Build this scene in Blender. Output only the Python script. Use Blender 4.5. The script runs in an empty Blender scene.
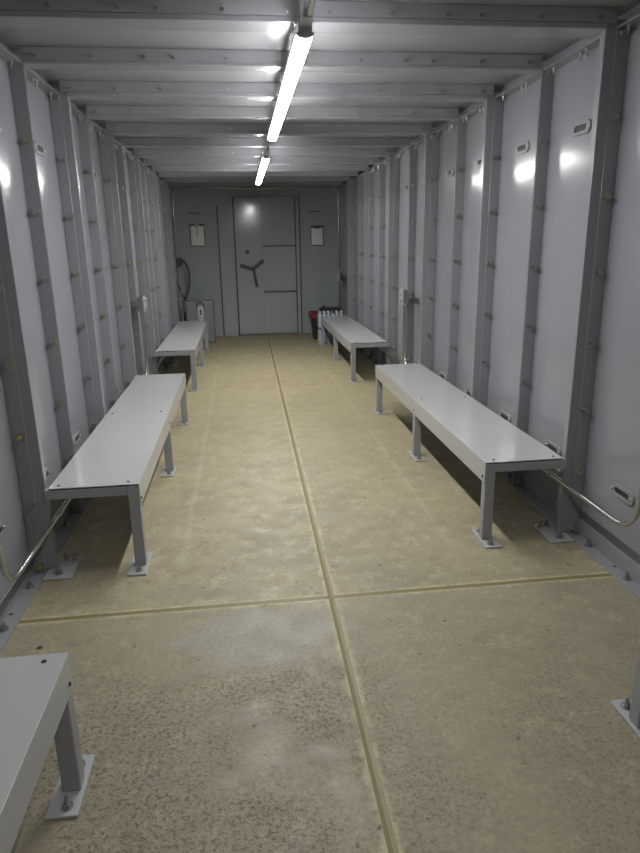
import bpy, bmesh, math, random
from mathutils import Vector, Matrix
S = bpy.context.scene
COL = S.collection
PI = math.pi

# ------------------------------------------------------------------ camera
cam_data = bpy.data.cameras.new('camera')
cam = bpy.data.objects.new('camera', cam_data)
COL.objects.link(cam)
CX, CZ = -0.3208, 1.5
rt = Vector((0.99254116, -0.12065966, -0.01741503)).normalized()
up = Vector((0.05002021, 0.2727942, 0.9607712)).normalized()
fw = Vector((0.1111756, 0.95447607, -0.27679489)).normalized()
cam.matrix_world = Matrix(((rt.x, up.x, -fw.x, CX), (rt.y, up.y, -fw.y, 0.0), (rt.z, up.z, -fw.z, CZ), (0, 0, 0, 1)))
cam_data.sensor_fit = 'VERTICAL'
cam_data.sensor_height = 36.0
cam_data.lens = 638.36 / 853.0 * 36.0
cam_data.clip_start = 0.02
S.camera = cam

# ------------------------------------------------------------------ world, exposure
world = bpy.data.worlds.new('world'); S.world = world
world.use_nodes = True
world.node_tree.nodes['Background'].inputs[0].default_value = (0.4, 0.45, 0.5, 1)
world.node_tree.nodes['Background'].inputs[1].default_value = 0.05
S.view_settings.view_transform = 'Standard'
S.view_settings.look = 'None'
S.view_settings.gamma = 1.0
S.view_settings.use_curve_mapping = False
S.view_settings.exposure = 1.5
LAMP_STRENGTH = 40.0
LAMP_COLOR = (1.0, 0.985, 0.97)

# ------------------------------------------------------------------ mesh helpers
class MB:
    def __init__(self):
        self.v = []; self.f = []
    def box(self, x0, x1, y0, y1, z0, z1):
        x0, x1 = min(x0, x1), max(x0, x1); y0, y1 = min(y0, y1), max(y0, y1); z0, z1 = min(z0, z1), max(z0, z1)
        b = len(self.v)
        self.v += [(x0, y0, z0), (x1, y0, z0), (x1, y1, z0), (x0, y1, z0), (x0, y0, z1), (x1, y0, z1), (x1, y1, z1), (x0, y1, z1)]
        self.f += [tuple(b + i for i in q) for q in ((0, 3, 2, 1), (4, 5, 6, 7), (0, 1, 5, 4), (1, 2, 6, 5), (2, 3, 7, 6), (3, 0, 4, 7))]
        return self
    def frustum(self, p0, p1, r0, r1=None, n=12, phase=0.0, caps=True):
        r1 = r0 if r1 is None else r1
        p0 = Vector(p0); p1 = Vector(p1); d = (p1 - p0).normalized()
        a = d.orthogonal().normalized(); c = d.cross(a)
        b = len(self.v)
        for p, r in ((p0, r0), (p1, r1)):
            for k in range(n):
                t = 2 * PI * k / n + phase
                self.v.append(tuple(p + (a * math.cos(t) + c * math.sin(t)) * r))
        for k in range(n):
            j = (k + 1) % n
            self.f.append((b + k, b + j, b + n + j, b + n + k))
        if caps:
            self.f.append(tuple(b + k for k in reversed(range(n))))
            self.f.append(tuple(b + n + k for k in range(n)))
        return self
    def sweep(self, pts, r, n=10):
        pts = [Vector(p) for p in pts]
        b = len(self.v); N = len(pts); prev = None
        for i, p in enumerate(pts):
            d = (pts[min(i + 1, N - 1)] - pts[max(i - 1, 0)]).normalized()
            if prev is None: a = d.orthogonal().normalized()
            else: a = (prev - d * prev.dot(d)).normalized()
            prev = a; c = d.cross(a)
            rr = r[i] if isinstance(r, (list, tuple)) else r
            for k in range(n):
                t = 2 * PI * k / n
                self.v.append(tuple(p + (a * math.cos(t) + c * math.sin(t)) * rr))
        for i in range(N - 1):
            for k in range(n):
                j = (k + 1) % n
                self.f.append((b + i * n + k, b + i * n + j, b + (i + 1) * n + j, b + (i + 1) * n + k))
        self.f.append(tuple(b + k for k in reversed(range(n))))
        self.f.append(tuple(b + (N - 1) * n + k for k in range(n)))
        return self
    def prism(self, poly, axis, a0, a1):
        # poly is a list of 2-D points in the two other axes (in x, y, z order)
        b = len(self.v); n = len(poly)
        for a in (a0, a1):
            for (u, w) in poly:
                self.v.append({'x': (a, u, w), 'y': (u, a, w), 'z': (u, w, a)}[axis])
        for k in range(n):
            j = (k + 1) % n
            self.f.append((b + k, b + j, b + n + j, b + n + k))
        self.f.append(tuple(b + k for k in reversed(range(n))))
        self.f.append(tuple(b + n + k for k in range(n)))
        return self
    def ring(self, outer, inner, fn, a0, a1):
        # outer and inner: loops of equal length in 2-D; fn(u, w, a) -> point
        b = len(self.v); n = len(outer)
        for a in (a0, a1):
            for (u, w) in outer: self.v.append(fn(u, w, a))
            for (u, w) in inner: self.v.append(fn(u, w, a))
        for k in range(n):
            j = (k + 1) % n
            self.f.append((b + k, b + j, b + 2 * n + j, b + 2 * n + k))
            self.f.append((b + n + j, b + n + k, b + 3 * n + k, b + 3 * n + j))
            self.f.append((b + k, b + n + k, b + n + j, b + j))
            self.f.append((b + 2 * n + k, b + 2 * n + j, b + 3 * n + j, b + 3 * n + k))
        return self
    def quadgrid(self, nu, nv, fn):
        b = len(self.v)
        for i in range(nu + 1):
            for j in range(nv + 1):
                self.v.append(fn(i / nu, j / nv))
        for i in range(nu):
            for j in range(nv):
                q = b + i * (nv + 1) + j
                self.f.append((q, q + nv + 1, q + nv + 2, q + 1))
        return self
    def mesh(self, name, mat, smooth=False):
        me = bpy.data.meshes.new(name)
        me.from_pydata(self.v, [], self.f)
        bm = bmesh.new(); bm.from_mesh(me)
        bmesh.ops.recalc_face_normals(bm, faces=bm.faces)
        bm.to_mesh(me); bm.free()
        if mat: me.materials.append(mat)
        if smooth:
            for p in me.polygons: p.use_smooth = True
            try: me.set_sharp_from_angle(angle=math.radians(40))
            except Exception: pass
        return me
    def build(self, name, mat, parent=None, loc=(0, 0, 0), bevel=0, smooth=False):
        o = bpy.data.objects.new(name, self.mesh(name, mat, smooth))
        COL.objects.link(o); o.location = loc; o.parent = parent
        if bevel:
            m = o.modifiers.new('bevel', 'BEVEL'); m.width = bevel; m.segments = 2; m.limit_method = 'ANGLE'
            m.angle_limit = math.radians(40)
            for p in o.data.polygons: p.use_smooth = True
            try: o.data.set_sharp_from_angle(angle=math.radians(40))
            except Exception: pass
        return o

def inst(me, name, parent, loc, rot=(0, 0, 0), scale=None):
    o = bpy.data.objects.new(name, me); COL.objects.link(o)
    o.parent = parent; o.location = loc; o.rotation_euler = rot
    if scale: o.scale = scale
    return o

def thing(name, label, cat, loc=(0, 0, 0), group=None):
    o = bpy.data.objects.new(name, None); COL.objects.link(o)
    o.location = loc; o.empty_display_size = 0.1
    o['label'] = label; o['category'] = cat
    if group: o['group'] = group
    return o

def tag(o, label, cat, group=None):
    o['label'] = label; o['category'] = cat
    if group: o['group'] = group
    return o

def struct(o, label=None):
    o['kind'] = 'structure'
    if label: o['label'] = label
    return o

def rounded_path(pts, rad, seg=7):
    pts = [Vector(p) for p in pts]; out = [pts[0]]
    for i in range(1, len(pts) - 1):
        a, p, c = pts[i - 1], pts[i], pts[i + 1]
        d0 = (a - p).normalized(); d1 = (c - p).normalized()
        r = min(rad, (a - p).length * .49, (c - p).length * .49)
        s, e = p + d0 * r, p + d1 * r
        for k in range(seg + 1):
            t = k / seg
            out.append(s * (1 - t) ** 2 + p * 2 * t * (1 - t) + e * t ** 2)
    out.append(pts[-1]); return out

def stadium(w, h, n=8):
    # closed loop, long axis u, half-round ends
    r = h / 2; c = w / 2 - r; L = []
    for k in range(n + 1):
        t = -PI / 2 + PI * k / n; L.append((c + r * math.cos(t), r * math.sin(t)))
    for k in range(n + 1):
        t = PI / 2 + PI * k / n; L.append((-c + r * math.cos(t), r * math.sin(t)))
    return L

# ------------------------------------------------------------------ materials
def newmat(name):
    m = bpy.data.materials.new(name); m.use_nodes = True
    nt = m.node_tree; b = nt.nodes['Principled BSDF']
    return m, nt, b
def node(nt, t, **kw):
    n = nt.nodes.new(t)
    for k, v in kw.items(): setattr(n, k, v)
    return n
def paint(name, col, rough=0.3, bump=0.0, spec=0.5, mottled=0.012, wave=0.0):
    m, nt, b = newmat(name)
    tc = node(nt, 'ShaderNodeTexCoord')
    n1 = node(nt, 'ShaderNodeTexNoise'); n1.inputs['Scale'].default_value = 2.2; n1.inputs['Detail'].default_value = 4
    nt.links.new(tc.outputs['Object'], n1.inputs['Vector'])
    mp = node(nt, 'ShaderNodeMapRange')
    mp.inputs['From Min'].default_value = .3; mp.inputs['From Max'].default_value = .7
    mp.inputs['To Min'].default_value = 1 - mottled; mp.inputs['To Max'].default_value = 1 + mottled
    nt.links.new(n1.outputs['Fac'], mp.inputs['Value'])
    mx = node(nt, 'ShaderNodeVectorMath', operation='SCALE')
    mx.inputs[0].default_value = col
    nt.links.new(mp.outputs['Result'], mx.inputs['Scale'])
    nt.links.new(mx.outputs['Vector'], b.inputs['Base Color'])
    mr = node(nt, 'ShaderNodeMapRange')
    mr.inputs['From Min'].default_value = .3; mr.inputs['From Max'].default_value = .7
    mr.inputs['To Min'].default_value = rough * .96; mr.inputs['To Max'].default_value = rough * 1.05
    nt.links.new(n1.outputs['Fac'], mr.inputs['Value']); nt.links.new(mr.outputs['Result'], b.inputs['Roughness'])
    b.inputs['Specular IOR Level'].default_value = spec
    last = None
    if wave:
        n3 = node(nt, 'ShaderNodeTexNoise'); n3.inputs['Scale'].default_value = 1.3; n3.inputs['Detail'].default_value = 0
        nt.links.new(tc.outputs['Object'], n3.inputs['Vector'])
        bp = node(nt, 'ShaderNodeBump'); bp.inputs['Strength'].default_value = 1; bp.inputs['Distance'].default_value = wave
        nt.links.new(n3.outputs['Fac'], bp.inputs['Height']); last = bp
    if bump:
        n2 = node(nt, 'ShaderNodeTexNoise'); n2.inputs['Scale'].default_value = 90; n2.inputs['Detail'].default_value = 2
        nt.links.new(tc.outputs['Object'], n2.inputs['Vector'])
        bp = node(nt, 'ShaderNodeBump'); bp.inputs['Strength'].default_value = .5; bp.inputs['Distance'].default_value = bump
        nt.links.new(n2.outputs['Fac'], bp.inputs['Height'])
        if last: nt.links.new(last.outputs['Normal'], bp.inputs['Normal'])
        last = bp
    if last: nt.links.new(last.outputs['Normal'], b.inputs['Normal'])
    return m
def plain(name, col, rough=.5, metal=0.0, spec=.5):
    m, nt, b = newmat(name)
    tc = node(nt, 'ShaderNodeTexCoord')
    n1 = node(nt, 'ShaderNodeTexNoise'); n1.inputs['Scale'].default_value = 25; n1.inputs['Detail'].default_value = 3
    nt.links.new(tc.outputs['Object'], n1.inputs['Vector'])
    mp = node(nt, 'ShaderNodeMapRange'); mp.inputs['To Min'].default_value = .88; mp.inputs['To Max'].default_value = 1.12
    nt.links.new(n1.outputs['Fac'], mp.inputs['Value'])
    mx = node(nt, 'ShaderNodeVectorMath', operation='SCALE'); mx.inputs[0].default_value = col
    nt.links.new(mp.outputs['Result'], mx.inputs['Scale']); nt.links.new(mx.outputs['Vector'], b.inputs['Base Color'])
    b.inputs['Roughness'].default_value = rough; b.inputs['Metallic'].default_value = metal
    b.inputs['Specular IOR Level'].default_value = spec
    return m
def emit(name, col, strength):
    m, nt, b = newmat(name)
    b.inputs['Base Color'].default_value = (.8, .8, .8, 1)
    b.inputs['Emission Color'].default_value = (*col, 1); b.inputs['Emission Strength'].default_value = strength
    return m

M = {}
M['wall'] = paint('wall_paint', (.262, .272, .296), .165, wave=.008)
M['rib'] = paint('rib_paint', (.262, .27, .288), .2)
M['ceil'] = paint('ceiling_paint', (.34, .35, .37), .36, wave=.006)
M['ceil_rib'] = paint('ceiling_rib_paint', (.34, .35, .37), .24)
M['door'] = paint('door_paint', (.37, .415, .425), .13, wave=.0015)
M['bench'] = paint('bench_top_paint', (.42, .43, .43), .16, mottled=.015)
M['frame'] = paint('bench_frame_paint', (.31, .32, .33), .3)
M['plate'] = paint('base_plate_paint', (.37, .38, .39), .35)
M['zinc'] = plain('zinc_bolt', (.42, .41, .385), .36, 1.0)
M['brass'] = plain('yellow_zinc_bolt', (.45, .42, .20), .4, .7)
M['rust'] = plain('rusty_bolt', (.33, .21, .13), .5, .6)
M['emt'] = plain('galvanised_conduit', (.56, .56, .55), .22, 1.0)
M['chrome'] = plain('polished_cover', (.82, .82, .82), .22, .6)
M['dark'] = plain('dark_recess', (.03, .032, .034), .6)
M['black'] = plain('black_rubber', (.05, .053, .055), .4)
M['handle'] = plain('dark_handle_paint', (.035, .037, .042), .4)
M['paper'] = plain('white_paper', (.78, .80, .78), .7)
M['board'] = plain('clipboard_back', (.07, .075, .075), .5)
M['lens'] = emit('lamp_lens', LAMP_COLOR, LAMP_STRENGTH)
M['lens_dim'] = emit('lamp_lens_dim', LAMP_COLOR, LAMP_STRENGTH * .35)
M['housing'] = plain('lamp_housing', (.55, .55, .56), .4)
M['bin'] = plain('black_bin_plastic', (.02, .024, .026), .4)
M['red'] = plain('maroon_bag', (.19, .022, .04), .45)
M['cabinet'] = paint('cabinet_paint', (.25, .275, .28), .35)
M['white'] = plain('white_plastic', (.62, .64, .63), .4)
M['film'] = plain('shrink_film', (.40, .46, .49), .2)
M['bluecap'] = plain('blue_cap', (.08, .16, .38), .35)
M['label_red'] = plain('red_print', (.42, .07, .09), .4)
M['label_yellow'] = plain('yellow_print', (.5, .36, .08), .4)
M['sealant'] = plain('joint_sealant', (.20, .17, .07), .5)
M['leaf'] = plain('green_leaf', (.04, .08, .02), .6)

def concrete():
    m, nt, b = newmat('worn_concrete')
    L = nt.links.new
    tc = node(nt, 'ShaderNodeTexCoord'); sep = node(nt, 'ShaderNodeSeparateXYZ'); L(tc.outputs['Object'], sep.inputs[0])
    def noise(scale, det=4, rough=.55):
        n = node(nt, 'ShaderNodeTexNoise'); n.inputs['Scale'].default_value = scale; n.inputs['Detail'].default_value = det
        n.inputs['Roughness'].default_value = rough; L(tc.outputs['Object'], n.inputs['Vector']); return n.outputs['Fac']
    def mr(v, a, c, lo=0., hi=1.):
        n = node(nt, 'ShaderNodeMapRange', interpolation_type='SMOOTHSTEP'); L(v, n.inputs['Value'])
        n.inputs['From Min'].default_value = a; n.inputs['From Max'].default_value = c
        n.inputs['To Min'].default_value = lo; n.inputs['To Max'].default_value = hi; return n.outputs['Result']
    def ma(op, x, y=None, z=None):
        n = node(nt, 'ShaderNodeMath', operation=op)
        for i, v in enumerate((x, y, z)):
            if v is None: continue
            if isinstance(v, (int, float)): n.inputs[i].default_value = v
            else: L(v, n.inputs[i])
        return n.outputs[0]
    def mix(f, a, c):
        n = node(nt, 'ShaderNodeMix', data_type='RGBA')
        if isinstance(f, (int, float)): n.inputs['Factor'].default_value = f
        else: L(f, n.inputs['Factor'])
        for k, v in ((6, a), (7, c)):
            if isinstance(v, tuple): n.inputs[k].default_value = (*v, 1)
            else: L(v, n.inputs[k])
        return n.outputs[2]
    X, Y = sep.outputs['X'], sep.outputs['Y']
    base = mix(mr(noise(2.2, 9, .7), .36, .66), TAN_A, TAN_B)
    base = mix(ma('MULTIPLY', mr(noise(4.5, 6, .65), .48, .68), .45), base, (.38, .335, .225))
    base = mix(ma('MULTIPLY', mr(noise(2.3, 5, .6), .54, .68), .5), base, (.28, .262, .215))
    base = mix(ma('MULTIPLY', mr(noise(9, 8, .8), .50, .62), .8), base, (.46, .41, .27))
    base = mix(ma('MULTIPLY', mr(noise(6.3, 9, .82), .53, .64), .8), base, (.21, .18, .12))
    # greenish/yellow tint further down the room
    base = mix(ma('MULTIPLY', mr(Y, 2.4, 6.0), .45), base, (.44, .375, .20))
    base = mix(ma('MULTIPLY', mr(Y, 2.46, 2.475, 1, 0), .4), base, (.285, .262, .20))
    # smoother grey skim patch left of the seam just before the joint
    px = ma('ABSOLUTE', ma('ADD', X, .33)); py = ma('ABSOLUTE', ma('ADD', Y, -2.24))
    d = ma('ADD', ma('ADD', ma('MULTIPLY', px, 2.2), ma('MULTIPLY', py, 3.2)), ma('MULTIPLY', noise(5, 4), .7))
    patch = ma('MULTIPLY', mr(d, .95, 1.35, 1, 0), mr(Y, 2.40, 2.46, 1, 0))
    base = mix(ma('MULTIPLY', patch, .75), base, (.33, .32, .28))
    # fine grain
    base = mix(ma('MULTIPLY', mr(noise(60, 6, .75), .38, .62), .42), base, (.20, .175, .12))
    # exposed, pitted aggregate in irregular patches, mostly at the near end
    vor = node(nt, 'ShaderNodeTexVoronoi', feature='DISTANCE_TO_EDGE'); vor.inputs['Scale'].default_value = 75
    L(tc.outputs['Object'], vor.inputs['Vector'])
    pit = ma('MULTIPLY', ma('MAXIMUM', mr(noise(62, 5, .65), .50, .60), mr(noise(135, 3, .6), .55, .64)), mr(vor.outputs['Distance'], .02, .2, 1, .55))
    near = mr(Y, 2.5, 1.75)
    lr = mr(X, -.05, .25, 1, .55)
    area = ma('MULTIPLY', ma('MULTIPLY', mr(noise(2.0, 4), .36, .58), near), lr)
    far_area = ma('MULTIPLY', mr(noise(1.3, 6, .65), .50, .66), .55)
    area = ma('MAXIMUM', area, far_area)
    area = ma('MULTIPLY', area, ma('SUBTRACT', 1, patch))
    base = mix(ma('MULTIPLY', ma('MULTIPLY', pit, area), .95), base, (.13, .105, .062))
    stone = ma('MULTIPLY', mr(noise(52, 2), .60, .68), area)
    base = mix(ma('MULTIPLY', stone, .5), base, (.42, .38, .28))
    # pale efflorescence fringe beside the joints
    seam = ma('ABSOLUTE', ma('SUBTRACT', X, ma('ADD', -.018, ma('MULTIPLY', Y, .0089))))
    j1 = ma('ABSOLUTE', ma('SUBTRACT', Y, 2.472)); j2 = ma('ABSOLUTE', ma('SUBTRACT', Y, 6.85))
    dj = ma('MINIMUM', seam, ma('MINIMUM', j1, j2))
    fr = ma('ADD', dj, ma('MULTIPLY', noise(16, 6, .75), .075))
    base = mix(ma('MULTIPLY', mr(fr, .050, .076, 1, 0), ma('MULTIPLY', mr(noise(5, 5, .7), .35, .6, .15, 1), .8)), base, (.50, .44, .28))
    # two faint pale wear lines along the room
    for x0 in (.675, -.672):
        w = ma('ABSOLUTE', ma('SUBTRACT', X, x0))
        w = ma('ADD', w, ma('MULTIPLY', noise(7, 4), .03))
        s = ma('MULTIPLY', ma('MULTIPLY', mr(w, .018, .046, 1, 0), mr(Y, 2.6, 3.2)), mr(noise(3, 2), .35, .55))
        base = mix(ma('MULTIPLY', s, .3), base, (.52, .48, .36))
    # dark specks and scuffs
    base = mix(ma('MULTIPLY', mr(noise(24, 2), .71, .725), .6), base, (.07, .05, .03))
    L(base, b.inputs['Base Color'])
    L(mr(noise(8, 4), .3, .7, .42, .62), b.inputs['Roughness'])
    b.inputs['Specular IOR Level'].default_value = .35
    bp = node(nt, 'ShaderNodeBump'); bp.inputs['Strength'].default_value = .6; bp.inputs['Distance'].default_value = .003
    h = ma('SUBTRACT', ma('MULTIPLY', noise(30, 6, .7), .5), ma('MULTIPLY', ma('MULTIPLY', pit, area), .5))
    L(h, bp.inputs['Height']); L(bp.outputs['Normal'], b.inputs['Normal'])
    return m
TAN_A = (.362, .322, .212); TAN_B = (.275, .247, .168)
M['concrete'] = concrete()

# ------------------------------------------------------------------ dimensions
XP = 1.384            # recessed wall sheet
XN, XW = 1.314, 1.273 # lips of the narrow and the wide ribs
ZC, ZL = 2.43, 2.36   # ceiling sheet and rib lips
YB, YF = 11.0, -2.6   # end walls
WIDE = [2.902 + 1.366 * k for k in range(-4, 6)]
NARROW = [2.902 + .688 + 1.366 * k for k in range(-4, 6)]
WIDE = [y for y in WIDE if YF < y - .05 and y < YB]; NARROW = [y for y in NARROW if YF < y - .05 and y < YB - .2]

# ------------------------------------------------------------------ floor
def seam_x(y): return -.018 + .0089 * y
fl = MB()
G = .0135; JY = [-1.9, 2.472, 6.85]
ys = [YF - .1] + JY + [YB + .1]
for i in range(len(ys) - 1):
    y0 = ys[i] + (G if i else 0); y1 = ys[i + 1] - (G if i < len(ys) - 2 else 0)
    for s in (-1, 1):
        a, c = seam_x(y0) + s * G, seam_x(y1) + s * G
        poly = [(a, y0), (s * 1.5, y0), (s * 1.5, y1), (c, y1)]
        fl.prism(poly, 'z', -.08, 0)
floor = struct(fl.build('floor', M['concrete']))
# sealant lying in the grooves
def wavy_strip(p0, p1, w, z, n):
    m = MB(); p0 = Vector(p0); p1 = Vector(p1); d = (p1 - p0).normalized(); q = Vector((-d.y, d.x, 0)); b = 0
    for i in range(n + 1):
        p = p0.lerp(p1, i / n)
        ww = [w, w]
        for off in (-ww[0], 0, ww[1]):
            m.v.append((p.x + q.x * off, p.y + q.y * off, z - (.002 if off == 0 else 0)))
    for i in range(n):
        for k in range(2):
            m.f.append((i * 3 + k, i * 3 + k + 1, (i + 1) * 3 + k + 1, (i + 1) * 3 + k))
    k = len(m.v)
    return m
random.seed(4)
struct(wavy_strip((seam_x(YF), YF, 0), (seam_x(YB), YB, 0), .0140, -.0004, 260).build('trim_1', M['sealant']))
for i, y in enumerate(JY[1:]):
    struct(wavy_strip((-1.33, y, 0), (1.33, y, 0), .0140, -.0004, 60).build('trim_%d' % (2 + i), M['sealant']))

# ------------------------------------------------------------------ bolts
def bolt_mesh(mat, nut, name='bolt', k=1.0):
    # axis +z, resting on z = 0: washer, hexagon nut, stud
    m = MB()
    m.frustum((0, 0, 0), (0, 0, .003), .0185 * k, n=20)
    nf = len(m.f)
    m.frustum((0, 0, .003), (0, 0, .017), .0140 * k, .0132 * k, n=6)
    m.frustum((0, 0, .017), (0, 0, .033), .0075 * k, .007 * k, n=10)
    me = m.mesh(name, mat); me.materials.append(nut)
    for i, p in enumerate(me.polygons):
        if max((me.vertices[v].co.x ** 2 + me.vertices[v].co.y ** 2) ** .5 for v in p.vertices) < .0155 * k: p.material_index = 1
    return me
BOLT = [bolt_mesh(M['zinc'], M['zinc']), bolt_mesh(M['brass'], M['zinc']), bolt_mesh(M['rust'], M['brass'])]
BOLT_C = bolt_mesh(M['ceil'], M['zinc'], k=.55)
BOLT_SM = MB()
BOLT_SM.frustum((0, 0, 0), (0, 0, .003), .017, n=18); BOLT_SM.frustum((0, 0, .003), (0, 0, .014), .012, n=6); BOLT_SM.frustum((0, 0, .014), (0, 0, .034), .0065, .006, n=10)
ANCHOR = BOLT_SM.mesh('anchor_bolt', M['zinc'])
SCREW = MB().frustum((0, 0, 0), (0, 0, .004), .0085, .006, n=12).mesh('screw', M['zinc'])
SCREW_P = MB().frustum((0, 0, 0), (0, 0, .008), .010, .007, n=12).mesh('screw', M['door'])
SCREW_D = MB().frustum((0, 0, 0), (0, 0, .004), .0075, .005, n=12).mesh('screw', M['dark'])
def bolt(parent, loc, rot, kind=None):
    k = kind if kind is not None else random.choices((0, 1, 2), (.74, .18, .08))[0]
    return inst(BOLT[k], 'bolt', parent, loc, rot)

# ------------------------------------------------------------------ side walls
slot_outer, slot_inner = stadium(.19, .062), stadium(.115, .028)
def wall(side):
    s = side
    nm = 'wall_right' if s > 0 else 'wall_left'
    w = MB()
    w.box(s * XP, s * (XP + .05), YF, YB + .05, -.02, ZC + .05)
    W = struct(w.build(nm, M['wall']))
    # ribs
    for y in WIDE:
        m = MB()
        m.box(s * 1.320, s * XP, y, y + .006, .004, ZL)                       # bolted flange plate
        m.box(s * XW, s * XP, y + .006, y + .050, .012, ZL + .03)                # portal frame tube behind it
        r = m.build('rib', M['rib'], W, bevel=.003)
        bp = MB().box(s * 1.183, s * 1.310, y - .095, y + .125, 0, .010).build('base_plate', M['plate'], r, bevel=.002)
        for bx_, by_ in ((1.250, -.045), (1.206, .085), (1.250, .100)):
            if y > 1.4: inst(ANCHOR, 'anchor_bolt', r, (s * bx_, y + by_, .010), (0, 0, .3), (1.15,) * 3)
        if y > 1.5:
            for k in range(8):
                z = .012 + .3325 * k
                if z > ZL - .01: continue
                if k == 0: z = .03
                bolt(r, (s * 1.345, y, z), (PI / 2, 0, 0))
    for y in NARROW:
        m = MB()
        m.box(s * XN, s * XP, y, y + .006, .004, ZL)
        m.box(s * (XN - .002), s * XP, y + .006, y + .013, .004, ZL)
        r = m.build('rib', M['rib'], W, bevel=.0015)
        if y > 1.5:
            for k in range(7):
                z = .035 if k == 0 else .012 + .3325 * k
                bolt(r, (s * 1.345, y, z), (PI / 2, 0, 0))
    # lashing slots low and high in each bay
    edges = sorted([y + .03 for y in WIDE] + [y for y in NARROW])
    for a, c in zip(edges, edges[1:]):
        if c < 1.8: continue
        yc = (a + c) / 2 - .01
        for z in (.36, 2.02):
            fn = lambda u, q, d: (s * (XP - d), yc + u, z + q)
            m = MB().ring(slot_outer, slot_inner, fn, 0, .009)
            p = m.build('slot_plate', M['rib'], W, bevel=.0015)
            hole = MB().prism([(yc + u, z + q) for u, q in stadium(.118, .03)], 'x', s * (XP - .003), s * (XP + .001))
            hole.build('slot_opening', M['dark'], p)
            for e in (-1, 1):
                inst(SCREW, 'screw', p, (s * (XP - .009), yc + e * .073, z), (0, -s * PI / 2, 0))
    return W
random.seed(11)
WR = wall(1); WL = wall(-1)

# back and front walls
bw = MB().box(-XP - .05, XP + .05, YB, YB + .05, -.02, ZC + .05)
BW = struct(bw.build('wall_back', M['door']))
struct(MB().box(-XP - .05, XP + .05, YF - .05, YF, -.02, ZC + .05).build('wall_front', M['door']))
# faint hanging slots on the back wall
for x in (-1.02, .93):
    MB().box(x - .10, x + .10, YB - .004, YB, 1.985, 1.997).build('slot_opening', M['dark'], BW)

# ceiling with its ribs
C = struct(MB().box(-XP - .05, XP + .05, YF - .05, YB + .05, ZC, ZC + .05).build('ceiling', M['ceil']))
CB = [-1.253, -.998, -.738, -.597, -.342, -.085, .085, .342, .573, .717, .975, 1.236]
for y in sorted(WIDE + NARROW):
    wide = y in WIDE
    m = MB()
    if wide:
        m.box(-XW, XW, y - .007, y + .062, ZL - .010, ZL + .0115)
        m.box(-XW, XW, y + .002, y + .050, ZL + .0115, ZC)
        m.box(-XN, XN, y - .005, y + .002, ZL + .012, ZC)
        m.box(-XN, XN, y + .070, y + .190, ZL + .006, ZL + .012)
    else:
        m.box(-XN, XN, y, y + .008, ZL + .008, ZC)
        m.box(-XN, XN, y - .007, y + .075, ZL - .007, ZL + .008)
        m.box(-XN, XN, y + .080, y + .150, ZL + .006, ZL + .012)
    r = m.build('ceiling_rib', M['ceil_rib'], C, bevel=.006)
    if 2.5 < y < 8:
        for x in CB:
            if abs(x) < .1 and y > 4: continue
            inst(BOLT_C, 'bolt', r, (x, y - (.005 if wide else 0), 2.390), (PI / 2, 0, 0))

# floor and ceiling angles along both walls
n = 4
for s in (-1, 1):
    side = 'right' if s > 0 else 'left'
    m = MB()
    m.box(s * 1.312, s * XP, YF, YB, 0, .006); m.box(s * (XP - .006), s * XP, YF, YB, .006, .085)
    t = struct(m.build('baseboard_' + side, M['rib'], bevel=.001))
    y = 2.415 - .335
    while y < YB:
        if all(abs(y - q) > .05 for q in WIDE + NARROW): bolt(t, (s * 1.352, y, .006), (0, 0, 0), 0)
        y += .335
    for y in (2.53, 3.9, 5.3):
        MB().frustum((s * 1.362, y, .004), (s * 1.362, y, .0068), .009, n=12).build('bolt_hole', M['dark'], t)
    # ceiling edge angle, interrupted at the wide ribs
    m = MB()
    ys_ = [YF] + [q for q in WIDE] + [YB]
    for a, c in zip(ys_, ys_[1:]):
        a2 = a + (.05 if a != YF else 0)
        m.box(s * 1.318, s * XP, a2, c - .0005, ZL - .006, ZL)
    t = struct(m.build('trim_%d' % n, M['rib'])); n += 1
    y = 2.45
    while y < YB:
        for dy in (0, .06):
            if all(not (q - .03 < y + dy < q + .08) for q in WIDE): inst(BOLT_C, 'bolt', t, (s * 1.352, y + dy + .08, ZL - .006), (PI, 0, 0))
        y += .335

# ------------------------------------------------------------------ blast door in the back wall
D = struct(MB().box(-.385, .60, YB - .03, YB, .02, 2.235).build('door_1', M['door'], bevel=.003))
yd = YB - .03
MB().box(-.378, .052, yd - .016, yd, .03, 2.225).build('door_panel', M['door'], D, bevel=.003)
MB().box(.056, .592, yd - .006, yd, 1.478, 2.225).build('door_panel', M['door'], D, bevel=.002)
MB().box(.056, .592, yd - .006, yd, .742, 1.468).build('door_panel', M['door'], D, bevel=.002)
MB().box(.056, .592, yd - .006, yd, .03, .732).build('door_panel', M['door'], D, bevel=.002)
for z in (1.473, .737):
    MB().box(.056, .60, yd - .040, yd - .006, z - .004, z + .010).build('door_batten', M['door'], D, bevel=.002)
    MB().box(.056, .60, yd - .034, yd - .006, z - .018, z - .0045).build('batten_shadow', M['handle'], D)  # dark strip in place of the shadow below the batten
# frame posts either side and head
for x0, x1, h in ((-.645, -.395, 2.12), (.612, .672, 2.25)):
    t = struct(MB().box(x0, x1, YB - .022, YB, 0, h).build('trim_%d' % n, M['door'], bevel=.003)); n += 1
    xs = (x1 - .022,) if x0 < 0 else ((x0 + x1) / 2,)
    for x in xs:
        for k in range(8):
            inst(SCREW_P, 'screw', t, (x, YB - .022, .14 + .27 * k), (PI / 2, 0, 0))
MB().box(-.40, -.386, YB - .05, YB, .02, 2.235).build('door_edge', M['handle'], D)
MB().box(.601, .611, YB - .04, YB, .02, 2.235).build('door_edge', M['handle'], D)
# dark strips along the outer sides of the posts, standing in for shadow gaps
MB().box(-.658, -.646, YB - .03, YB, 0, 2.1).build('post_shadow', M['handle'], D)
MB().box(.673, .684, YB - .03, YB, 0, 2.25).build('post_shadow', M['handle'], D)
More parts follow.
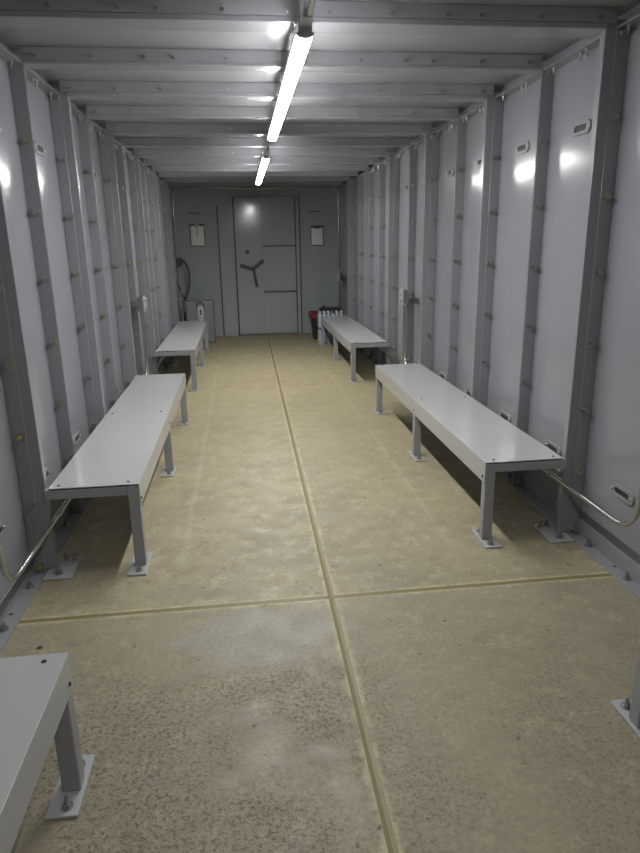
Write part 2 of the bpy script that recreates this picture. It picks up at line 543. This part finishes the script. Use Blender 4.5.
# viewing port and three-armed locking handle
MB().frustum((-.198, yd - .030, 1.375), (-.198, yd - .016, 1.375), .033, n=20).build('viewing_port', M['handle'], D)
H = MB(); hc = Vector((-.108, yd - .075, 1.103))
H.frustum(hc + Vector((0, .06, 0)), hc + Vector((0, -.012, 0)), .035, n=20)
H = H.build('locking_handle', M['handle'], D, smooth=True)
for (x, z) in ((-.322, 1.168), (.058, 1.240), (-.060, .822)):
    e = Vector((x, yd - .085, z)); d = (e - hc).normalized()
    q = Vector((-d.z, 0, d.x))
    m = MB(); b0 = 0
    for p, w, t in ((hc, .019, .012), (e, .019, .010)):
        for a, c in ((-1, -1), (1, -1), (1, 1), (-1, 1)):
            m.v.append(tuple(p + q * w * a + Vector((0, t, 0)) * c))
    m.f += [(0, 1, 2, 3), (7, 6, 5, 4), (0, 4, 5, 1), (1, 5, 6, 2), (2, 6, 7, 3), (3, 7, 4, 0)]
    m.build('handle_arm', M['handle'], H, bevel=.004)
MB().box(.12, .15, yd - .008, yd - .006, 1.60, 1.606).build('door_mark', M['handle'], D)

# ------------------------------------------------------------------ clipboards
def clipboard(x0, x1, z0, z1, label, curl):
    t = thing('clipboard', label, 'clipboard', ((x0 + x1) / 2, YB - .004, z0), 'clipboards hanging on the back wall')
    w = (x1 - x0) / 2; h = z1 - z0
    MB().box(-w - .012, w + .012, -.004, 0, -.012, h + .03).build('board', M['board'], t, bevel=.001)
    def sheet(u, v):
        bow = .012 * (1 - v) ** 2 * u * curl
        return (-w + 2 * w * u, -.006 - bow - .003 * math.sin(u * PI), h * v)
    p = MB().quadgrid(8, 10, sheet).build('paper_sheet', M['paper'], t, smooth=True)
    sm = p.modifiers.new('thick', 'SOLIDIFY'); sm.thickness = .002; sm.offset = 1
    m = MB().box(-.045, .045, -.017, -.004, h - .012, h + .02); m.box(-.018, .018, -.020, -.004, h + .018, h + .036)
    m.build('clip', M['zinc'] if not curl else M['board'], t, bevel=.002)
    m = MB().frustum((0, -.014, h + .065), (0, .003, h + .065), .006, n=10)
    m.sweep([(0, -.010, h + .065), (-.008, -.012, h + .045), (0, -.014, h + .030), (.008, -.012, h + .045), (0, -.010, h + .065)], .002, 6)
    m.build('hook', M['zinc'], t)
    return t
ta = clipboard(-1.098, -.882, 1.485, 1.792, 'white sheet on a clipboard with dark pen hanging down its middle, left of door', 0)
MB().frustum((0, -.016, .315), (0, -.013, .13), .006, .004, n=8).build('pen', M['black'], ta)
tb = clipboard(.872, 1.070, 1.462, 1.738, 'slightly smaller white sheet on a dark clipboard, right of the grey door', 1)

# ------------------------------------------------------------------ benches
XI, XO, HB = .842, 1.252, .4325
rail = .045
def make_bench(s, y0, L, label):
    t = thing('bench', label, 'bench', (s * 1.047, y0, 0), 'grey steel benches along the two walls')
    ox = s * 1.047
    X = lambda v: s * v - ox
    # folded sheet: top, apron along the aisle, small lip at the wall
    m = MB()
    prof = [(XO, HB - .0035), (XO, HB), (XI, HB), (XI, .322), (XI + .0035, .322), (XI + .0035, HB - .0035)]
    m.prism([(X(a), b) for a, b in prof], 'y', 0, L)
    top = m.build('seat_top', M['bench'], t, bevel=.0025)
    for yy in (.035, L / 2 + .02, L - .035):
        for xx in (XI + .055, XO - .04):
            inst(SCREW_D, 'screw', top, (X(xx), yy, HB), (0, 0, 0))
    for yy in (.03, L / 2 + .02, L - .03):
        inst(SCREW_D, 'screw', top, (X(XI), yy, .352), (0, -s * PI / 2, 0))
    # rails under the sheet
    zt = HB - .010
    m = MB()
    m.box(X(XI + .005), X(XI + .05), .0505, L - .0505, zt - rail, zt); m.box(X(XO - .045), X(XO - .002), .0505, L / 2 + .005, zt - rail, zt); m.box(X(XO - .045), X(XO - .002), L / 2 + .055, L - .0505, zt - rail, zt)
    m.build('long_rail', M['frame'], t, bevel=.003)
    for i, yc in enumerate((.025, L / 2 + .03, L - .025)):
        m = MB().box(X(XI + (.056 if i != 1 else .052)), X(XW - .001), yc - .0245, yc + .0245, zt - rail, zt - .0005)
        m.build('cross_rail', M['frame'], t, bevel=.003)
        for xa, xb, pa, pb in ((XI + .004, XI + .056, XI - .006, XI + .082),):
            lg = MB().box(X(xa), X(xb), yc - .025, yc + .025, .010, zt - (0 if i != 1 else rail + .001)).build('leg', M['frame'], t, bevel=.004)
            bp = MB().box(X(pa), X(pb), yc - .108, yc + .112, 0, .010).build('base_plate', M['plate'], lg, bevel=.002)
            xm = (xa + xb) / 2
            for e in (-1, 1):
                inst(ANCHOR, 'anchor_bolt', lg, (X(xm), yc + e * .075, .010), (0, 0, .4))
    return t
BL = 2.70
make_bench(-1, -1.113, BL, 'grey steel bench cut off by the bottom left corner of the picture')
make_bench(1, -1.113, BL, 'grey steel bench at bottom right edge, only a foot plate in view')
make_bench(-1, 2.875, 2.675, 'long grey steel bench, nearer of the two whole ones along the left wall')
make_bench(1, 2.885, 2.695, 'long grey steel bench, nearer of the two whole ones along the right wall')
make_bench(-1, 6.825, 2.715, 'far bench along the left wall, in front of the grey cabinet and cables')
make_bench(1, 6.908, 2.70, 'far bench along the right wall, in front of the bin and water bottles')

# ------------------------------------------------------------------ ceiling lamps
def lamp(y0, y1, label, zb=2.205, split=.51, mat='lens'):
    t = thing('ceiling_lamp', label, 'lamp', (-.05, y0, zb), 'linear lamps down the middle of the ceiling')
    L = y1 - y0
    MB().box(-.026, .026, .012, L - .012, .0142, .060).build('housing', M['housing'], t, bevel=.004)
    prof = []
    for k in range(9):
        a = PI + PI * k / 8
        prof.append((.031 * math.cos(a), .014 + .014 * math.sin(a)))
    prof += []
    c = L * split
    MB().prism(prof, 'y', .025, c - .008).build('lens', M[mat], t, smooth=True)
    MB().prism(prof, 'y', c + .008, L - .025).build('lens', M[mat], t, smooth=True)
    big = [(a * 1.06, (b - .02) * 1.06 + .02) for a, b in prof]
    MB().prism(big, 'y', c - .008, c + .008).build('coupler', M['housing'], t)
    for a, b in ((0, .025), (L - .025, L)):
        MB().prism(big, 'y', a, b).build('end_cap', M['housing'], t)
    for yy in (.10, L / 2, L - .10):
        m = MB()
        for e in (-1, 1):
            m.sweep([(e * .024, yy, .052), (e * .034, yy, .075), (e * .006, yy, .105), (e * .003, yy, ZC - zb)], .0022, 6)
        m.box(-.03, .03, yy - .012, yy + .012, .0601, .064)
        m.build('hanger', M['chrome'], t)
    MB().box(-.018, .018, -.05, .048, .030, .058).build('feed_box', M['housing'], t, loc=(0, -.05, 0), bevel=.003)
    return t
lamp(2.55, 4.98, 'nearest lit white strip lamp on the ribbed ceiling')
lamp(5.97, 8.52, 'farther lit white strip lamp, between the first lamp and the door')
lamp(-.90, 1.50, 'lit strip lamp on the ceiling above and behind the camera', mat='lens_dim')

# ------------------------------------------------------------------ conduits
def conduit(pts, label, r=.0115, rad=.17, fittings=(), group='galvanised conduits'):
    t = MB().sweep(rounded_path(pts, rad, 9), r, 12).build('conduit', M['emt'], smooth=True)
    tag(t, label, 'conduit', group)
    for p, ax in fittings:
        d = {'x': Vector((.03, 0, 0)), 'y': Vector((0, .03, 0)), 'z': Vector((0, 0, .03))}[ax]; p = Vector(p)
        m = MB().frustum(p - d, p + d, r * 1.28, n=14)
        m.frustum(p - d * .25, p + d * .25, r * 1.55, n=8)
        m.build('coupling', M['emt'], t)
    return t
def strap(parent, p, s):
    m = MB().box(p[0] - s * .016, p[0] + s * .055, p[1] - .010, p[1] + .010, p[2] - .004, p[2] + .004)
    m.build('strap', M['emt'], parent)
def outlet_box(s, y, z, label, x=1.235):
    t = thing('outlet_box', label, 'electrical box', (s * x, y, z - .075), 'metal outlet boxes on the side walls')
    MB().box(-.028, .028, -.045, .045, .01, .14).build('box_body', M['emt'], t, bevel=.005)
    m = MB().box(-.002, .010, -.052, .052, .002, .148)
    cv = m.build('cover', M['chrome'], t, loc=(-s * .034 - (.004 if s > 0 else .004), 0, 0), bevel=.002)
    for zz in (.045, .105):
        a = MB().frustum((-s * .044, 0, zz), (-s * .056, 0, zz), .026, .022, n=20).build('lid', M['chrome'], t, smooth=True)
        MB().box(-s * .044, -s * .060, -.032, -.024, zz - .012, zz + .012).build('hinge', M['chrome'], a)
    MB().box(s * .028, s * (1.322 - x), -.022, .022, .055, .095).build('bracket', M['emt'], t)
    MB().box(s * (1.322 - x), s * (1.330 - x), -.06, .24, .052, .098).build('strut', M['emt'], t)
    for a in (-.026, .026):
        MB().frustum((0, a, -.012), (0, a, .012), .016, n=8).build('connector', M['zinc'], t)
    return t
XC = 1.250
for s, side in ((1, 'right'), (-1, 'left')):
    zc = .308 if s > 0 else .266
    outlet_box(s, 6.155 if s > 0 else 6.13, .985, 'shiny metal outlet box on the %s wall between its two whole benches' % side, x=XC)
    y1 = 6.155 if s > 0 else 6.13
    c = conduit([(s * XC, 2.245, .90), (s * XC, 2.245, zc), (s * XC, y1 - .026, zc), (s * XC, y1 - .026, .895)],
            'bright steel conduit running behind the nearer whole bench on the %s wall' % side,
            fittings=(((s * XC, 2.99, zc), 'y'), ((s * XC, 5.0, zc), 'y')))
    for yy in (3.68, 5.1): strap(c, (s * XC, yy, zc), s)
    c = conduit([(s * XC, y1 + .026, .895), (s * XC, y1 + .026, zc), (s * XC, 10.25, zc), (s * XC, 10.25, .885)],
            'bright steel conduit running behind the far bench on the %s wall' % side,
            fittings=(((s * XC, 6.75, zc), 'y'), ((s * XC, 9.0, zc), 'y')))
    for yy in (8.0, 9.6): strap(c, (s * XC, yy, zc), s)
tb = outlet_box(1, 10.276, .972, 'small metal outlet box on the right wall beside the back corner', x=XC)
# ceiling-level loop across the back wall, fed by the lamps
ZT = 2.368
conduit([(1.322, 10.93, 1.04), (1.322, 10.93, ZT), (.6, 10.93, ZT), (-.02, 10.93, ZT - .022)], 'thin conduit looping from right corner up along top of back wall', r=.0095, rad=.17)
conduit([(-1.335, 10.93, 1.93), (-1.335, 10.93, ZT), (-.6, 10.93, ZT), (-.06, 10.93, ZT - .022)], 'thin conduit looping from left corner up along top of back wall', r=.0095, rad=.19)
conduit([(1.322, 10.93, .90), (1.322, 10.93, .02)], 'thin vertical conduit in the right back corner below its box', r=.0095)
bx = thing('junction_box', 'small metal junction box low in the right back corner', 'electrical box', (1.322, 10.93, .90))
MB().box(-.03, .03, -.025, .04, 0, .14).build('box_body', M['emt'], bx, bevel=.003)
MB().box(-.036, .036, -.03, -.025, -.006, .146).build('cover', M['chrome'], bx, bevel=.001)
for z in (.045, .1):
    MB().frustum((0, -.030, z), (0, -.038, z), .018, n=14).build('lid', M['chrome'], bx)
conduit([(-.05, 4.98, 2.25), (-.05, 5.87, 2.25)], 'short conduit linking the two lit strip lamps', r=.010)
conduit([(-.05, 8.52, 2.25), (-.05, 8.8, 2.33), (-.04, 10.92, 2.345)], 'short conduit from the farther strip lamp to the back wall', r=.010)
tag(conduit([(-.045, 2.45, 2.25), (-.04, 2.36, 2.285), (-.04, 1.5, 2.262)], 'pale conduit on the camera side of the nearest strip lamp', r=.013), 'pale conduit on the camera side of the nearest strip lamp', 'conduit')

# ------------------------------------------------------------------ back left corner: cables, pipe, cabinet
def smooth_path(pts, n=6):
    P = [Vector(p) for p in pts]; out = []
    for i in range(len(P) - 1):
        a = P[max(i - 1, 0)]; b = P[i]; c = P[i + 1]; d = P[min(i + 2, len(P) - 1)]
        for k in range(n):
            t = k / n
            out.append(.5 * ((2 * b) + (c - a) * t + (2 * a - 5 * b + 4 * c - d) * t * t + (3 * b - a - 3 * c + d) * t ** 3))
    out.append(P[-1]); return out
yk = 10.84
eb = thing('junction_box', 'dark junction box in the left back corner where the black cables start', 'electrical box', (-1.315, 10.90, 1.20))
MB().box(-.06, .06, -.16, .06, 0, .10).build('box_body', M['handle'], eb, bevel=.004)
MB().box(-.066, .066, -.166, -.16, -.004, .104).build('cover', M['board'], eb)
tag(MB().sweep(smooth_path([(-1.249, yk, 1.25), (-1.22, yk - .01, 1.252), (-1.165, yk - .03, 1.14), (-1.15, yk - .03, .98), (-1.18, yk - .04, .78), (-1.24, yk - .03, .62), (-1.22, yk - .03, .35), (-1.2, yk, .02)]), .013, 10).build('cable', M['black'], smooth=True),
    'black cable bulging right in a loop in the left back corner', 'cable', 'black cables in the left back corner')
tag(MB().sweep(smooth_path([(-1.335, yk - .06, 1.197), (-1.345, yk - .08, 1.08), (-1.33, yk - .12, .88), (-1.26, yk - .13, .70), (-1.15, yk - .14, .50), (-1.05, yk - .15, .38), (-1.02, yk - .15, .2), (-1.04, yk - .14, .02)]), .013, 10).build('cable', M['black'], smooth=True),
    'black cable slanting down to the cabinet in the left back corner', 'cable', 'black cables in the left back corner')
tag(MB().sweep([(-1.30, yk - .26, .02), (-1.30, yk - .26, .66)], .022, 12).sweep([(-1.30, yk - .26, .64), (-1.30, yk - .26, .70)], .030, 12).build('pipe', M['housing'], smooth=True),
    'short pale upright pipe in the left back corner behind the bench', 'pipe')
tag(MB().sweep([(-1.34, 10.93, 1.31), (-1.34, 10.93, 1.94)], .016, 12).build('pipe', M['door'], smooth=True), 'dark grey pipe dropping from the conduit above the cables', 'pipe')

cab = thing('floor_cabinet', 'low grey steel cabinet on the floor in the left back corner', 'cabinet', (-1.02, 10.30, 0))
MB().box(-.19, .24, -.02, .34, .0, .655).build('body', M['cabinet'], cab, bevel=.02)
MB().box(-.165, .165, -.032, -.02, .05, .62).build('front_panel', M['cabinet'], cab, bevel=.01)
MB().box(.19, .232, -.030, -.02, .02, .60).build('side_strip', M['cabinet'], cab, bevel=.004)
MB().sweep(rounded_path([(-.03, 0, .655), (-.03, 0, .685), (.07, 0, .685), (.07, 0, .655)], .02, 5), .006, 8).build('lifting_handle', M['zinc'], cab, smooth=True)
# white hang tag with a dark bail on its front
tagm = thing('hang_tag', 'white card tag hanging by a dark loop on the grey cabinet front', 'tag', (-.975, 10.262, .34))
MB().box(-.042, .042, -.003, .003, .06, .235).build('card', M['white'], tagm, bevel=.001)
MB().box(-.036, .036, -.004, .002, -.02, .05).build('lower_card', M['white'], tagm, bevel=.001)
MB().box(-.012, .012, -.0045, -.003, .10, .19).build('printed_mark', M['board'], tagm)
arch = [(-.055 + .0, 0, .20), (-.05, 0, .26), (-.03, 0, .295), (0, 0, .305), (.03, 0, .295), (.05, 0, .26), (.055, 0, .20)]
MB().sweep(smooth_path(arch, 3), .008, 8).build('loop', M['black'], tagm, smooth=True)

# ------------------------------------------------------------------ back right corner: bin and water
bn = thing('trash_bin', 'small black bin with a maroon bag over its rim', 'bin', (.90, 10.34, 0))
def ringpts(hx, hy, r, z, n=5):
    out = []
    for cx, cy, a0 in ((hx - r, hy - r, 0), (-hx + r, hy - r, PI / 2), (-hx + r, -hy + r, PI), (hx - r, -hy + r, 3 * PI / 2)):
        for k in range(n + 1):
            a = a0 + PI / 2 * k / n; out.append((cx + r * math.cos(a), cy + r * math.sin(a), z))
    return out
def loft(rings, cap0=True, cap1=True):
    m = MB(); n = len(rings[0])
    for r in rings: m.v += r
    for i in range(len(rings) - 1):
        for k in range(n):
            j = (k + 1) % n
            m.f.append((i * n + k, i * n + j, (i + 1) * n + j, (i + 1) * n + k))
    if cap0: m.f.append(tuple(reversed(range(n))))
    if cap1: m.f.append(tuple((len(rings) - 1) * n + k for k in range(n)))
    return m
loft([ringpts(.095, .12, .03, 0), ringpts(.10, .125, .03, .02), ringpts(.145, .17, .04, .40), ringpts(.153, .178, .04, .405), ringpts(.153, .178, .04, .42),
      ringpts(.138, .163, .04, .42), ringpts(.092, .115, .03, .02)]).build('bucket', M['bin'], bn, smooth=True)
random.seed(8)
def jit(r, a):
    return [(x * (1 + random.uniform(-a, a)), y * (1 + random.uniform(-a, a)), z + random.uniform(-a, a) * .3) for x, y, z in r]
loft([jit(ringpts(.152, .178, .04, .345), .04), jit(ringpts(.160, .185, .04, .38), .02), ringpts(.160, .185, .04, .425), ringpts(.135, .16, .04, .43),
      jit(ringpts(.128, .152, .04, .33), .04)], False, True).build('bag', M['red'], bn, smooth=True)
bl = thing('black_bag', 'dark plastic bag lying behind the bin and water bottles', 'bag', (1.13, 10.72, 0))
loft([jit(ringpts(.12, .10, .05, 0), .05), jit(ringpts(.17, .13, .06, .12), .06), jit(ringpts(.18, .13, .06, .3), .06), jit(ringpts(.19, .12, .05, .41), .05), jit(ringpts(.15, .09, .03, .455), .06)]).build('bag_body', M['black'], bl, smooth=True)
MB().frustum((-.08, 0, .44), (-.12, -.01, .475), .015, .03, n=10).build('tied_neck', M['black'], bl, smooth=True)

def bottle_mesh():
    prof = [(0, .0), (.028, 0), (.031, .006), (.031, .05), (.029, .056), (.031, .062), (.031, .125), (.026, .155), (.013, .178), (.012, .186)]
    m = MB(); n = 12
    for r, z in prof[1:]:
        for k in range(n): m.v.append((r * math.cos(2 * PI * k / n), r * math.sin(2 * PI * k / n), z))
    for i in range(len(prof) - 2):
        for k in range(n):
            j = (k + 1) % n; m.f.append((i * n + k, i * n + j, (i + 1) * n + j, (i + 1) * n + k))
    m.f.append(tuple(reversed(range(n)))); m.f.append(tuple((len(prof) - 2) * n + k for k in range(n)))
    return m.mesh('bottle', M['film'], True)
BOTTLE = bottle_mesh()
CAP = MB().frustum((0, 0, .184), (0, 0, .205), .0145, n=12).mesh('bottle_cap', M['white'])
CAPB = MB().frustum((0, 0, .184), (0, 0, .205), .0145, n=12).mesh('bottle_cap', M['bluecap'])
def water_pack(loc, label, nx=6, ny=3):
    t = thing('water_bottle_pack', label, 'water bottles', loc, 'packs of water bottles stacked behind the right far bench')
    hx, hy = nx * .033, ny * .033
    loft([ringpts(hx, hy, .03, 0), ringpts(hx + .002, hy + .002, .03, .06), ringpts(hx - .002, hy - .002, .03, .125), ringpts(hx - .012, hy - .012, .03, .15)], True, False).build('shrink_wrap', M['film'], t, smooth=True)
    for i in range(nx):
        for j in range(ny):
            b = inst(BOTTLE, 'bottle', t, (-hx + .033 + i * .066, -hy + .033 + j * .066, .004))
            inst(random.choice((CAP, CAP, CAPB)), 'bottle_cap', b, (0, 0, 0))
    return t
px_, py_ = 1.015, 9.82
t0 = water_pack((px_, py_, 0), 'pack of clear water bottles on the floor, lower of the two stacked')
for a, c, mt in ((-.1995, .10, 'label_red'), (-.1995, .05, 'label_yellow')):
    MB().box(a - .003, a, -.06 if mt == 'label_red' else -.08, -.02, c - .02, c + .02).build('printed_patch', M[mt], t0)
t1_ = water_pack((px_, py_, .245), 'pack of clear water bottles, upper of the two stacked')
for q in (t0, t1_): q.scale = (1, 1, 1.17)

# ------------------------------------------------------------------ small dry leaf by the near left bench
lf = MB().quadgrid(4, 2, lambda u, v: (-.012 + .024 * u, (-.007 + .014 * v) * math.sin(PI * min(max(u, .1), .9)), .004 + .004 * math.sin(u * PI)))
o = lf.build('leaf', M['leaf'], loc=(-1.17, 2.27, 0)); o.modifiers.new('thick', 'SOLIDIFY').thickness = .0015
tag(o, 'tiny dark green leaf on the floor by the left wall flange', 'leaf')
